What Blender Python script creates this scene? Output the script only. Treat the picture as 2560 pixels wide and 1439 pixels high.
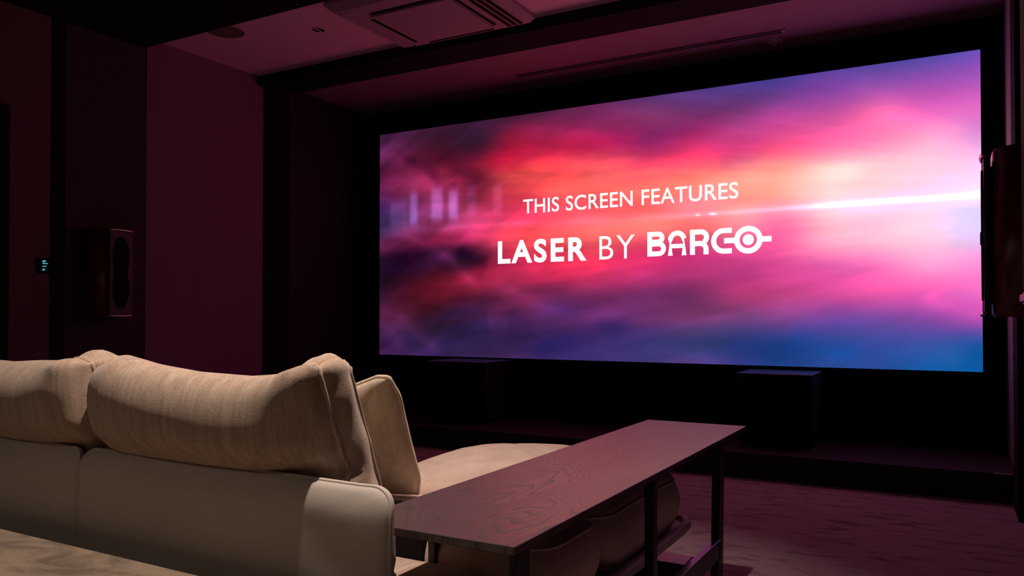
import bpy, bmesh, math, random
import numpy as np
from mathutils import Vector, Matrix, noise

random.seed(4)
PI = math.pi
for o in list(bpy.data.objects):
    bpy.data.objects.remove(o)
SC = bpy.context.scene
COL = SC.collection
FLOOR_TO_EYE = 0.915

# ------------------------------------------------------------------ camera, light, exposure
cam_d = bpy.data.cameras.new('camera')
cam = bpy.data.objects.new('camera', cam_d); COL.objects.link(cam)
cam.location = (0, 0, FLOOR_TO_EYE)
cam.rotation_euler = (math.radians(90 + 0.842), 0, math.radians(29.303))
cam_d.sensor_width = 36
cam_d.lens = 1970.6 / 2560 * 36
cam_d.shift_y = 43.4 / 2560
cam_d.clip_start = 0.02
SC.camera = cam

SC.view_settings.view_transform = 'Standard'
SC.view_settings.look = 'None'
SC.view_settings.exposure = 0.0
SC.view_settings.gamma = 1.0
SC.view_settings.use_curve_mapping = False

world = bpy.data.worlds.new('world'); SC.world = world
world.use_nodes = True
world.node_tree.nodes['Background'].inputs[0].default_value = (0.006, 0.005, 0.007, 1)
world.node_tree.nodes['Background'].inputs[1].default_value = 0.3

def spot(name, loc, target, power, size, blend, radius, col):
    l = bpy.data.lights.new(name, 'SPOT'); l.energy = power; l.color = col
    l.spot_size = math.radians(size); l.spot_blend = blend; l.shadow_soft_size = radius
    o = bpy.data.objects.new(name, l); COL.objects.link(o); o.location = loc
    o.rotation_euler = (Vector(target) - Vector(loc)).to_track_quat('-Z', 'Y').to_euler()
    return o
WARM = (1.0, 0.77, 0.64)
spot('ceiling_or_fill_spot', (-1.00, 1.193, 2.60), (-1.58, 1.27, 0.50), 215, 78, 1.0, 0.022, WARM)
spot('ceiling_or_fill_spot', (-0.96, 3.70, 2.68), (-1.25, 2.30, 0.40), 100, 60, 0.9, 0.025, WARM)
spot('ceiling_or_fill_spot', (-1.90, -0.70, 2.60), (-1.90, 0.00, 0.38), 13, 120, 1.0, 0.05, WARM)  # added warm fill behind the camera, lifts the sofa backs; no fixture in view

SCREEN_GAIN = 1.0

# ------------------------------------------------------------------ helpers
def link(o, parent=None):
    COL.objects.link(o)
    if parent is not None: o.parent = parent
    return o
def tag(o, label=None, cat=None, group=None, kind=None):
    if label: o['label'] = label
    if cat: o['category'] = cat
    if group: o['group'] = group
    if kind: o['kind'] = kind
    return o
def empty(name, loc=(0, 0, 0), **k):
    o = bpy.data.objects.new(name, None); o.location = loc; link(o)
    o.empty_display_size = .1
    return tag(o, **k)
def obj(name, me, mat=None, parent=None, smooth=False, loc=None):
    """me in world coordinates; the thing's own offset is removed when parented"""
    if isinstance(me, bmesh.types.BMesh):
        m = bpy.data.meshes.new(name); me.to_mesh(m); me.free(); me = m
    if mat: me.materials.append(mat)
    if smooth:
        for p in me.polygons: p.use_smooth = True
    o = bpy.data.objects.new(name, me); link(o, parent)
    off = Vector((0, 0, 0))
    if parent is not None:
        p = parent
        while p is not None: off += p.location; p = p.parent
        o.location = -off
    if loc is not None:
        o.location = Vector(loc) - off
    return o
def rebase(o):
    """put a top-level mesh's origin at its bottom centre"""
    vs = [v.co for v in o.data.vertices]
    c = Vector(((min(v.x for v in vs) + max(v.x for v in vs)) / 2, (min(v.y for v in vs) + max(v.y for v in vs)) / 2, min(v.z for v in vs)))
    o.data.transform(Matrix.Translation(-c)); o.location = c
    return o
def box(bm, x0, x1, y0, y1, z0, z1, bev=0, seg=1):
    r = bmesh.ops.create_cube(bm, size=1)
    vs = r['verts']
    for v in vs:
        v.co = Vector(((x0 + x1) / 2 + v.co.x * (x1 - x0), (y0 + y1) / 2 + v.co.y * (y1 - y0), (z0 + z1) / 2 + v.co.z * (z1 - z0)))
    if bev:
        es = list({e for v in vs for e in v.link_edges})
        bmesh.ops.bevel(bm, geom=es, offset=bev, segments=seg, affect='EDGES', clamp_overlap=True)
    return bm
def mbox(*a, **k): return box(bmesh.new(), *a, **k)
def cyl(bm, c, r, h, axis='Z', seg=24, r2=None):
    mt = {'Z': Matrix.Identity(4), 'X': Matrix.Rotation(PI / 2, 4, 'Y'), 'Y': Matrix.Rotation(PI / 2, 4, 'X')}[axis]
    bmesh.ops.create_cone(bm, cap_ends=True, segments=seg, radius1=r, radius2=r if r2 is None else r2, depth=h, matrix=Matrix.Translation(c) @ mt)
    return bm
def tube(bm, pts, r, seg=6, closed=False):
    n = len(pts); pts = [Vector(p) for p in pts]; rings = []
    nrm = None
    for i in range(n):
        a = pts[(i - 1) % n] if (closed or i > 0) else pts[i]
        b = pts[(i + 1) % n] if (closed or i < n - 1) else pts[i]
        t = (b - a).normalized()
        if nrm is None:
            nrm = t.orthogonal().normalized()
        nrm = (nrm - t * nrm.dot(t))
        nrm = nrm.normalized() if nrm.length > 1e-6 else t.orthogonal().normalized()
        bi = t.cross(nrm)
        rings.append([bm.verts.new(pts[i] + (nrm * math.cos(k * 2 * PI / seg) + bi * math.sin(k * 2 * PI / seg)) * r) for k in range(seg)])
    for i in range(n if closed else n - 1):
        A, B = rings[i], rings[(i + 1) % n]
        for k in range(seg):
            bm.faces.new((A[k], A[(k + 1) % seg], B[(k + 1) % seg], B[k]))
    if not closed:
        bm.faces.new(rings[0][::-1]); bm.faces.new(rings[-1])
    return bm

# ------------------------------------------------------------------ node helpers
def new_mat(name):
    m = bpy.data.materials.new(name); m.use_nodes = True
    return m, m.node_tree.nodes, m.node_tree.links, m.node_tree.nodes['Principled BSDF']
def add(ns, t, **k):
    n = ns.new(t)
    for a, b in k.items():
        if a in n.inputs.keys(): n.inputs[a].default_value = b
        else: setattr(n, a, b)
    return n
def plain(name, col, rough=.6, metal=0.0, bump=0, bscale=60, var=0.0, vscale=3, spec=.5, sheen=0):
    m, ns, ls, b = new_mat(name)
    b.inputs['Base Color'].default_value = (*col, 1); b.inputs['Roughness'].default_value = rough
    b.inputs['Metallic'].default_value = metal; b.inputs['Specular IOR Level'].default_value = spec
    if sheen: b.inputs['Sheen Weight'].default_value = sheen
    tc = ns.new('ShaderNodeTexCoord')
    if var:
        n = add(ns, 'ShaderNodeTexNoise', Scale=vscale, Detail=4.0)
        ls.new(tc.outputs['Object'], n.inputs['Vector'])
        r = ns.new('ShaderNodeValToRGB')
        r.color_ramp.elements[0].position = .3; r.color_ramp.elements[1].position = .7
        r.color_ramp.elements[0].color = (*[c * (1 - var) for c in col], 1)
        r.color_ramp.elements[1].color = (*[min(1, c * (1 + var)) for c in col], 1)
        ls.new(n.outputs['Fac'], r.inputs[0]); ls.new(r.outputs[0], b.inputs['Base Color'])
    if bump:
        n = add(ns, 'ShaderNodeTexNoise', Scale=bscale, Detail=3.0)
        ls.new(tc.outputs['Object'], n.inputs['Vector'])
        bp = add(ns, 'ShaderNodeBump', Strength=bump, Distance=.002)
        ls.new(n.outputs['Fac'], bp.inputs['Height']); ls.new(bp.outputs[0], b.inputs['Normal'])
    return m
def fabric(name, c1, c2, weave=900, slub=(90, 90, 6), rough=.95, bump=.5):
    """woven cloth: fine weave relief, slubs running up the cloth"""
    m, ns, ls, b = new_mat(name)
    b.inputs['Roughness'].default_value = rough; b.inputs['Specular IOR Level'].default_value = .15
    b.inputs['Sheen Weight'].default_value = .25; b.inputs['Sheen Roughness'].default_value = .6
    tc = ns.new('ShaderNodeTexCoord')
    mp = ns.new('ShaderNodeMapping'); mp.inputs['Scale'].default_value = slub
    ls.new(tc.outputs['Object'], mp.inputs[0])
    n = add(ns, 'ShaderNodeTexNoise', Scale=1.0, Detail=3.0, Distortion=.3)
    ls.new(mp.outputs[0], n.inputs['Vector'])
    r = ns.new('ShaderNodeValToRGB'); r.color_ramp.elements[0].position = .35; r.color_ramp.elements[1].position = .68
    r.color_ramp.elements[0].color = (*c1, 1); r.color_ramp.elements[1].color = (*c2, 1)
    ls.new(n.outputs['Fac'], r.inputs[0])
    f = add(ns, 'ShaderNodeTexNoise', Scale=float(weave) * .8, Detail=2.0)
    mp2 = ns.new('ShaderNodeMapping'); mp2.inputs['Scale'].default_value = (.6, .6, 1.3)
    ls.new(tc.outputs['Object'], mp2.inputs[0]); ls.new(mp2.outputs[0], f.inputs['Vector'])
    mx = ns.new('ShaderNodeMix'); mx.data_type = 'RGBA'; mx.blend_type = 'MULTIPLY'; mx.inputs['Factor'].default_value = .75
    r2 = ns.new('ShaderNodeValToRGB'); r2.color_ramp.elements[0].position = .3; r2.color_ramp.elements[1].position = .65
    r2.color_ramp.elements[0].color = (.52, .48, .46, 1); r2.color_ramp.elements[1].color = (1.0, 1.0, 1.0, 1)
    ls.new(f.outputs['Fac'], r2.inputs[0]); ls.new(r.outputs[0], mx.inputs[6]); ls.new(r2.outputs[0], mx.inputs[7])
    ls.new(mx.outputs[2], b.inputs['Base Color'])
    bp = add(ns, 'ShaderNodeBump', Strength=bump, Distance=.0012)
    ad = ns.new('ShaderNodeMath'); ad.operation = 'ADD'
    ls.new(f.outputs['Fac'], ad.inputs[0]); ls.new(n.outputs['Fac'], ad.inputs[1])
    ls.new(ad.outputs[0], bp.inputs['Height']); ls.new(bp.outputs[0], b.inputs['Normal'])
    return m
def carpet_mat(name, c1, c2, scale=(5, 13, 9), lo=.50, hi=.66):
    m, ns, ls, b = new_mat(name)
    b.inputs['Roughness'].default_value = 1.0; b.inputs['Specular IOR Level'].default_value = .05
    b.inputs['Sheen Weight'].default_value = .3; b.inputs['Sheen Roughness'].default_value = .5
    tc = ns.new('ShaderNodeTexCoord')
    mp = ns.new('ShaderNodeMapping'); mp.inputs['Scale'].default_value = scale
    mp.inputs['Rotation'].default_value = (0, 0, -.35)
    ls.new(tc.outputs['Object'], mp.inputs[0])
    n = add(ns, 'ShaderNodeTexNoise', Scale=1.0, Detail=5.0, Roughness=.6, Distortion=.6)
    ls.new(mp.outputs[0], n.inputs['Vector'])
    r = ns.new('ShaderNodeValToRGB'); r.color_ramp.elements[0].position = lo; r.color_ramp.elements[1].position = hi
    r.color_ramp.elements[0].color = (*c1, 1); r.color_ramp.elements[1].color = (*c2, 1)
    ls.new(n.outputs['Fac'], r.inputs[0])
    f = add(ns, 'ShaderNodeTexNoise', Scale=420.0, Detail=2.0)
    ls.new(tc.outputs['Object'], f.inputs['Vector'])
    mx = ns.new('ShaderNodeMix'); mx.data_type = 'RGBA'; mx.blend_type = 'MULTIPLY'; mx.inputs['Factor'].default_value = .6
    r2 = ns.new('ShaderNodeValToRGB'); r2.color_ramp.elements[0].position = .25; r2.color_ramp.elements[1].position = .7
    r2.color_ramp.elements[0].color = (.45, .45, .45, 1)
    ls.new(f.outputs['Fac'], r2.inputs[0]); ls.new(r.outputs[0], mx.inputs[6]); ls.new(r2.outputs[0], mx.inputs[7])
    ls.new(mx.outputs[2], b.inputs['Base Color'])
    bp = add(ns, 'ShaderNodeBump', Strength=.7, Distance=.004)
    ls.new(f.outputs['Fac'], bp.inputs['Height']); ls.new(bp.outputs[0], b.inputs['Normal'])
    return m
def oak_mat(name, dark, light, grain=(.03, .02, .018)):
    """stained oak, cathedral figure along Y"""
    m, ns, ls, b = new_mat(name)
    b.inputs['Roughness'].default_value = .33; b.inputs['Specular IOR Level'].default_value = 1.0
    tc = ns.new('ShaderNodeTexCoord')
    mp = ns.new('ShaderNodeMapping'); mp.inputs['Scale'].default_value = (4.6, 1.15, 1)
    mp.inputs['Location'].default_value = (3.1, 7.35, 0)
    ls.new(tc.outputs['Object'], mp.inputs[0])
    n = add(ns, 'ShaderNodeTexNoise', Scale=1.0, Detail=1.6, Roughness=.42, Distortion=.25)
    ls.new(mp.outputs[0], n.inputs['Vector'])
    mu = ns.new('ShaderNodeMath'); mu.operation = 'MULTIPLY'; mu.inputs[1].default_value = 46
    ls.new(n.outputs['Fac'], mu.inputs[0])
    fr = ns.new('ShaderNodeMath'); fr.operation = 'FRACT'; ls.new(mu.outputs[0], fr.inputs[0])
    r = ns.new('ShaderNodeValToRGB')
    e = r.color_ramp.elements
    e[0].position = 0; e[0].color = (1, 1, 1, 1); e[1].position = 1; e[1].color = (0.0, 0.0, 0.0, 1)
    e2 = e.new(.62); e2.color = (.88, .88, .88, 1)
    e3 = e.new(.88); e3.color = (.25, .25, .25, 1)
    ls.new(fr.outputs[0], r.inputs[0])
    mp2 = ns.new('ShaderNodeMapping'); mp2.inputs['Scale'].default_value = (420, 14, 1)
    ls.new(tc.outputs['Object'], mp2.inputs[0])
    p = add(ns, 'ShaderNodeTexNoise', Scale=1.0, Detail=2.0)
    ls.new(mp2.outputs[0], p.inputs['Vector'])
    pr = ns.new('ShaderNodeValToRGB'); pr.color_ramp.elements[0].position = .36; pr.color_ramp.elements[1].position = .52
    ls.new(p.outputs['Fac'], pr.inputs[0])
    mm = ns.new('ShaderNodeMath'); mm.operation = 'MULTIPLY_ADD'; mm.inputs[1].default_value = .72
    m3 = ns.new('ShaderNodeMath'); m3.operation = 'MULTIPLY'; m3.inputs[1].default_value = .28
    ls.new(pr.outputs[0], m3.inputs[0]); ls.new(r.outputs[0], mm.inputs[0]); ls.new(m3.outputs[0], mm.inputs[2])
    mx = ns.new('ShaderNodeMix'); mx.data_type = 'RGBA'
    mx.inputs[6].default_value = (*dark, 1); mx.inputs[7].default_value = (*light, 1)
    ls.new(mm.outputs[0], mx.inputs[0]); ls.new(mx.outputs[2], b.inputs['Base Color'])
    rg = ns.new('ShaderNodeMapRange'); rg.inputs['To Min'].default_value = .55; rg.inputs['To Max'].default_value = .30
    ls.new(mm.outputs[0], rg.inputs['Value']); ls.new(rg.outputs[0], b.inputs['Roughness'])
    bp = add(ns, 'ShaderNodeBump', Strength=.35, Distance=.0008)
    ls.new(mm.outputs[0], bp.inputs['Height']); ls.new(bp.outputs[0], b.inputs['Normal'])
    return m
def emit(name, col, s=1.0):
    m = bpy.data.materials.new(name); m.use_nodes = True
    ns, ls = m.node_tree.nodes, m.node_tree.links
    ns.clear(); e = ns.new('ShaderNodeEmission'); e.inputs[0].default_value = (*col, 1); e.inputs[1].default_value = s
    o = ns.new('ShaderNodeOutputMaterial'); ls.new(e.outputs[0], o.inputs[0])
    return m

M = dict(
    black=plain('black_paint', (.013, .009, .014), .85, bump=.2, spec=.2),
    blackfab=plain('black_fabric', (.016, .012, .014), .95, bump=.6, bscale=400, spec=.1),
    soffit=plain('soffit_paint', (.011, .008, .012), .9, spec=.1),
    ceil=plain('ceiling_screen_tint', (.82, .48, .70), .85, bump=.15, bscale=90, spec=.2),  # pink cast of the screen light mixed into the base colour
    ceilfront=plain('front_ceiling_screen_tint', (.27, .15, .24), .85, bump=.15, bscale=90, spec=.2),  # the screen's magenta glow is tinted in here too
    wallspill=fabric('wall_cloth', (.25, .125, .235), (.28, .14, .26), weave=700, slub=(40, 60, 4), bump=.15),  # neutral cloth; the maroon is screen light put into its colour
    walldark=fabric('dark_wall_cloth', (.050, .030, .046), (.060, .036, .055), weave=700, slub=(40, 60, 4), bump=.15),
    wallrear=fabric('rear_wall_cloth', (.15, .075, .10), (.16, .085, .11), weave=700, slub=(40, 60, 4), bump=.15),  # purplish screen light worked into the cloth colour
    niche=plain('niche_paint', (.04, .028, .032), .9, spec=.15),
    nicheright=plain('niche_grey_paint', (.30, .26, .28), .8, spec=.2),
    stage=plain('stage_black', (.03, .016, .022), .8, bump=.5, bscale=300, spec=.25),
    carpet=carpet_mat('carpet', (.46, .31, .38), (.22, .13, .18), scale=(5.5, 19, 9), lo=.52, hi=.64),  # beige carpet pushed to pink to carry the screen's light
    carpet2=carpet_mat('riser_carpet', (.30, .235, .165), (.155, .118, .085), scale=(6, 11, 9), lo=.42, hi=.6),
    tan=fabric('tan_weave', (.48, .36, .275), (.63, .495, .39), weave=620, slub=(70, 40, 5)),
    cream=fabric('cream_slub_cloth', (.55, .46, .345), (.70, .60, .47), weave=900, slub=(60, 40, 3), bump=.35),
    chaise=fabric('chaise_cloth', (.60, .455, .39), (.70, .55, .48), weave=900, slub=(14, 14, 14), bump=.35),
    leather=plain('pale_leather', (.56, .52, .47), .5, bump=.12, bscale=500, var=.04, vscale=4, spec=.35),
    thread=plain('seam_thread', (.40, .35, .28), .7),
    oak=oak_mat('stained_oak', (.020, .010, .012), (.088, .056, .062)),
    darkwood=plain('dark_table_metal', (.018, .013, .014), .45, metal=.0, bump=.1, spec=.4),
    chrome=plain('polished_bronze', (.30, .24, .26), .18, metal=1.0),
    plinth=plain('bronze_plinth', (.16, .10, .12), .3, metal=.8),
    redwood=plain('red_lacquered_wood', (.11, .012, .018), .3, var=.25, vscale=12, spec=.5),
    baffle=plain('speaker_baffle', (.035, .025, .028), .55),
    grille=plain('speaker_grille', (.004, .004, .005), .8, spec=.1),
    cone=plain('speaker_cone', (.006, .005, .007), .6, spec=.15),
    silver=plain('brushed_silver', (.75, .70, .72), .32, metal=.9),
    acw=plain('ac_plastic', (.40, .25, .35), .6, spec=.3),  # plastic colour includes the magenta light around it
    dark=plain('dark_slot', (.006, .005, .006), .8, spec=.1),
    sub=plain('subwoofer_lacquer', (.05, .035, .045), .35, spec=.6),
    plate=plain('keypad_glass', (.004, .004, .006), .7, spec=.1),
    keytext=emit('keypad_light', (.10, .38, .50), 1.0),
    letter=emit('screen_lettering', (1.0, .96, 1.0), 1.15),
)

# ------------------------------------------------------------------ soft slab: cushions, pillows, padded panels
def soft_slab(w, h, te, bulge, r, warp, nx=40, ny=24, p=2.6, rim_out=.0, eround=.012, rimseg=4, knife=False, pu=None):
    """rounded-rectangle pad in (x,y), thickness in z. te = half thickness at the rim."""
    bm = bmesh.new()
    def sp(t): return math.sin(t * PI / 2) * .72 + t * .28
    us = [sp(-1 + 2 * i / nx) for i in range(nx + 1)]
    vs = [sp(-1 + 2 * j / ny) for j in range(ny + 1)]
    def place(u, v, side):
        s = max(abs(u), abs(v))
        a, b = s * w / 2, s * h / 2
        rr = min(r, w / 2, h / 2) * s
        px, py = u * w / 2, v * h / 2
        cx = max(-(a - rr), min(a - rr, px)); cy = max(-(b - rr), min(b - rr, py))
        dx, dy = px - cx, py - cy
        L = math.hypot(dx, dy)
        if L > 1e-9:
            k = max(abs(dx), abs(dy)) / L
            dx *= k; dy *= k
        x, y = cx + dx, cy + dy
        prof = (1 - abs(u) ** ((pu if u > 0 else max(pu, 14)) if pu else p)) * (1 - abs(v) ** p)
        prof = max(0, prof) ** (.5 if knife else .8)
        z = te + bulge * prof
        if not knife:
            d = (1 - s) * min(w, h) / 2
            if d < eround: z -= eround * .6 * (1 - math.sqrt(max(0, 1 - (1 - d / eround) ** 2)))
        return warp(x, y, z * side, u, v, side)
    g = {}
    for side in (1, -1):
        for i, u in enumerate(us):
            for j, v in enumerate(vs):
                g[side, i, j] = bm.verts.new(place(u, v, side))
        for i in range(nx):
            for j in range(ny):
                q = [g[side, i, j], g[side, i + 1, j], g[side, i + 1, j + 1], g[side, i, j + 1]]
                bm.faces.new(q if side == 1 else q[::-1])
    per = [(i, 0) for i in range(nx)] + [(nx, j) for j in range(ny)] + [(i, ny) for i in range(nx, 0, -1)] + [(0, j) for j in range(ny, 0, -1)]
    n = len(per)
    F = [g[1, i, j] for i, j in per]; B = [g[-1, i, j] for i, j in per]
    cen = sum((v.co for v in F), Vector()) / n
    if te < 1e-4:
        bmesh.ops.remove_doubles(bm, verts=F + B, dist=1e-5)
        rim = [place(us[i], vs[j], 1) for i, j in per]
        bmesh.ops.recalc_face_normals(bm, faces=bm.faces)
        return bm, rim, rim
    fr = [v.co.copy() for v in F]; br = [v.co.copy() for v in B]
    rings = [F]
    for k in range(1, rimseg):
        t = k / rimseg
        ring = []
        for m in range(n):
            a, b = fr[m], br[m]
            tan = fr[(m + 1) % n] - fr[(m - 1) % n]
            out = tan.cross(a - b)
            out = out.normalized() if out.length > 1e-9 else Vector()
            ring.append(bm.verts.new(a.lerp(b, t) + out * rim_out * math.sin(PI * t)))
        rings.append(ring)
    rings.append(B)
    for A, Bq in zip(rings, rings[1:]):
        for m in range(n):
            bm.faces.new((A[m], Bq[m], Bq[(m + 1) % n], A[(m + 1) % n]))
    bmesh.ops.recalc_face_normals(bm, faces=bm.faces)
    return bm, fr, br
def resample(pts, step):
    out = []; n = len(pts)
    for i in range(n):
        a, b = pts[i], pts[(i + 1) % n]
        if not out or (a - out[-1]).length > step: out.append(a)
    return out

# ------------------------------------------------------------------ room shell
def struct(name, bm, mat, parent=None, smooth=False):
    o = obj(name, bm, mat, parent, smooth)
    if parent is None: o['kind'] = 'structure'
    return o
XL, XR, YB, YF = -4.544, 0.268, -2.0, 5.48
ZC, ZS = 2.715, 2.645
struct('floor', mbox(XL - .1, XR + .1, YB, YF, -.1, 0), M['carpet'])
bm = mbox(XL, XR, YB, 1.115, 0, .384, bev=.012, seg=3)
struct('riser_platform', bm, M['carpet2'])
st = struct('stage_platform', mbox(XL, XR, 4.57, YF, 0, .143), M['stage'])
obj('edge_strip', mbox(.166, .24, 4.562, 4.58, .1425, .1465), M['silver'], st)
cl = struct('ceiling', mbox(XL - .1, XR + .1, YB, YF + .1, ZC, ZC + .1), M['ceil'])
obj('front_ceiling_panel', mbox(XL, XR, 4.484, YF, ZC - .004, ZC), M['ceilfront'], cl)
struct('trim_1', mbox(XL, XR, YB, 3.247, ZS, ZC), M['soffit'])
struct('trim_2', mbox(XL, XR, 4.19, 4.484, ZS, ZC), M['soffit'])
wl = struct('wall_left', mbox(XL - .12, XL, YB, YF + .1, 0, ZC), M['black'])
obj('acoustic_panel', mbox(XL, XL + .012, 3.262, 4.25, 0, ZC), M['wallspill'], wl)
obj('acoustic_panel', mbox(XL, XL + .006, 2.736, 3.26, 0, ZS), M['walldark'], wl)
obj('acoustic_panel', mbox(XL, XL + .006, 2.412, 2.653, 0, ZS), M['wallrear'], wl)
obj('acoustic_panel', mbox(XL, XL + .006, 1.30, 2.412, 2.08, ZS), M['wallrear'], wl)
obj('acoustic_panel', mbox(XL, XL + .006, YB, 1.30, 0, ZS), M['wallrear'], wl)
obj('pilaster', mbox(XL, XL + .03, 4.252, 4.50, 0, ZS), M['blackfab'], wl)
obj('pilaster', mbox(XL, XL + .012, 2.653, 2.735, 0, ZS), M['blackfab'], wl)
obj('niche_panel', mbox(XL, XL + .006, 4.50, YF, .143, ZC - .004), M['niche'], wl)
wr = struct('wall_right', mbox(XR, XR + .12, YB, YF + .1, 0, ZC), M['walldark'])
obj('niche_panel', mbox(XR - .006, XR, 4.484, YF, .143, ZC - .004), M['nicheright'], wr)
obj('pilaster', mbox(.244, XR, 4.19, 4.484, 0, ZS), M['blackfab'], wr)
wf = struct('wall_front', mbox(XL, XR, YF, YF + .1, 0, ZC), M['black'])
struct('wall_back', mbox(XL, XR, YB - .1, YB, 0, ZC), M['wallrear'])
# door at the left edge of the frame
d1 = struct('door_1', mbox(XL + .001, XL + .02, 1.42, 2.37, .384, 2.04), M['black'])
obj('door_frame', box(box(mbox(XL, XL + .032, 2.37, 2.412, 0, 2.076), XL, XL + .032, 1.375, 1.42, 0, 2.076), XL, XL + .032, 1.42, 2.37, 2.036, 2.076), M['blackfab'], d1)
obj('door_handle', tube(bmesh.new(), [(XL + .02, 1.55, 1.25), (XL + .07, 1.55, 1.25), (XL + .07, 1.67, 1.25)], .009, 8), M['silver'], d1)

# ------------------------------------------------------------------ projection screen
YS = 5.30
SX0, SX1 = -4.268, .1417
SZ0, SZ1 = .597, 2.4666
def px_u(px):
    a = (px - 1280) / 1970.6
    r = (-.48943 + .87205 * a) / (.87205 + .48943 * a)
    return (r * YS - SX0) / (SX1 - SX0)
CX = [949, 1082, 1180, 1290, 1383, 1500, 1620, 1746, 1860, 1955, 2080, 2189, 2320, 2451]
C = [
 [(70,32,68),(98,38,85),(92,28,66),(95,30,75),(75,35,95),(60,48,92),(108,40,85),(42,18,48),(40,18,42),(62,25,58),(88,34,72),(68,34,84),(90,42,105)],
 [(62,28,55),(80,26,52),(85,18,42),(160,45,85),(150,55,105),(150,60,115),(110,25,60),(60,20,55),(85,20,40),(95,22,40),(55,25,50),(52,35,75),(58,38,90)],
 [(62,30,60),(62,28,52),(110,25,55),(110,28,55),(150,45,80),(180,60,105),(200,55,105),(60,22,48),(130,30,58),(90,25,50),(52,32,75),(50,35,80),(62,42,90)],
 [(75,30,62),(150,28,62),(195,32,68),(225,75,80),(240,70,90),(230,60,100),(225,75,85),(190,45,80),(185,45,85),(125,40,80),(72,36,85),(62,38,90),(75,45,100)],
 [(95,38,78),(150,35,80),(205,40,80),(240,75,85),(250,95,95),(250,85,110),(250,95,100),(230,60,90),(220,50,95),(120,45,95),(95,45,100),(62,40,95),(68,48,110)],
 [(112,45,98),(150,45,100),(200,38,95),(250,90,110),(255,110,105),(255,100,110),(255,120,115),(235,65,95),(215,55,105),(120,45,95),(110,50,110),(70,48,110),(72,55,120)],
 [(95,55,115),(140,55,110),(150,42,105),(235,70,110),(255,120,110),(255,110,110),(255,130,120),(230,60,110),(200,55,120),(125,50,105),(115,55,115),(65,55,115),(75,65,130)],
 [(85,60,130),(120,55,115),(185,50,115),(250,75,115),(255,140,125),(255,150,160),(255,120,120),(205,60,120),(190,60,125),(120,50,100),(130,65,120),(60,65,120),(90,70,140)],
 [(80,65,145),(120,60,125),(190,70,140),(230,75,130),(255,165,150),(255,160,150),(255,150,165),(240,90,150),(195,65,135),(185,65,125),(120,70,130),(45,60,125),(55,65,140)],
 [(75,65,150),(140,70,150),(215,80,155),(250,95,140),(255,170,155),(255,175,165),(255,130,175),(245,100,165),(225,80,155),(200,75,140),(140,75,150),(40,65,135),(35,70,140)],
 [(100,70,160),(150,75,165),(225,95,165),(255,120,175),(255,215,215),(255,215,215),(255,195,210),(255,170,200),(235,100,175),(225,85,165),(120,75,160),(60,75,150),(55,80,155)],
 [(90,75,165),(165,85,175),(255,115,180),(255,140,190),(255,205,215),(255,215,225),(250,205,230),(255,190,215),(245,120,190),(240,95,175),(130,80,165),(65,80,160),(45,80,155)],
 [(90,80,170),(165,85,180),(230,105,190),(255,165,210),(255,205,225),(250,215,240),(250,220,240),(250,210,235),(250,160,210),(235,100,185),(150,80,170),(60,85,165),(20,95,165)],
 [(115,85,190),(170,90,190),(225,110,200),(225,140,215),(245,195,240),(245,225,250),(230,215,255),(235,205,250),(250,150,220),(245,120,205),(190,85,180),(35,90,165),(10,95,165)],
]
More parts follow.
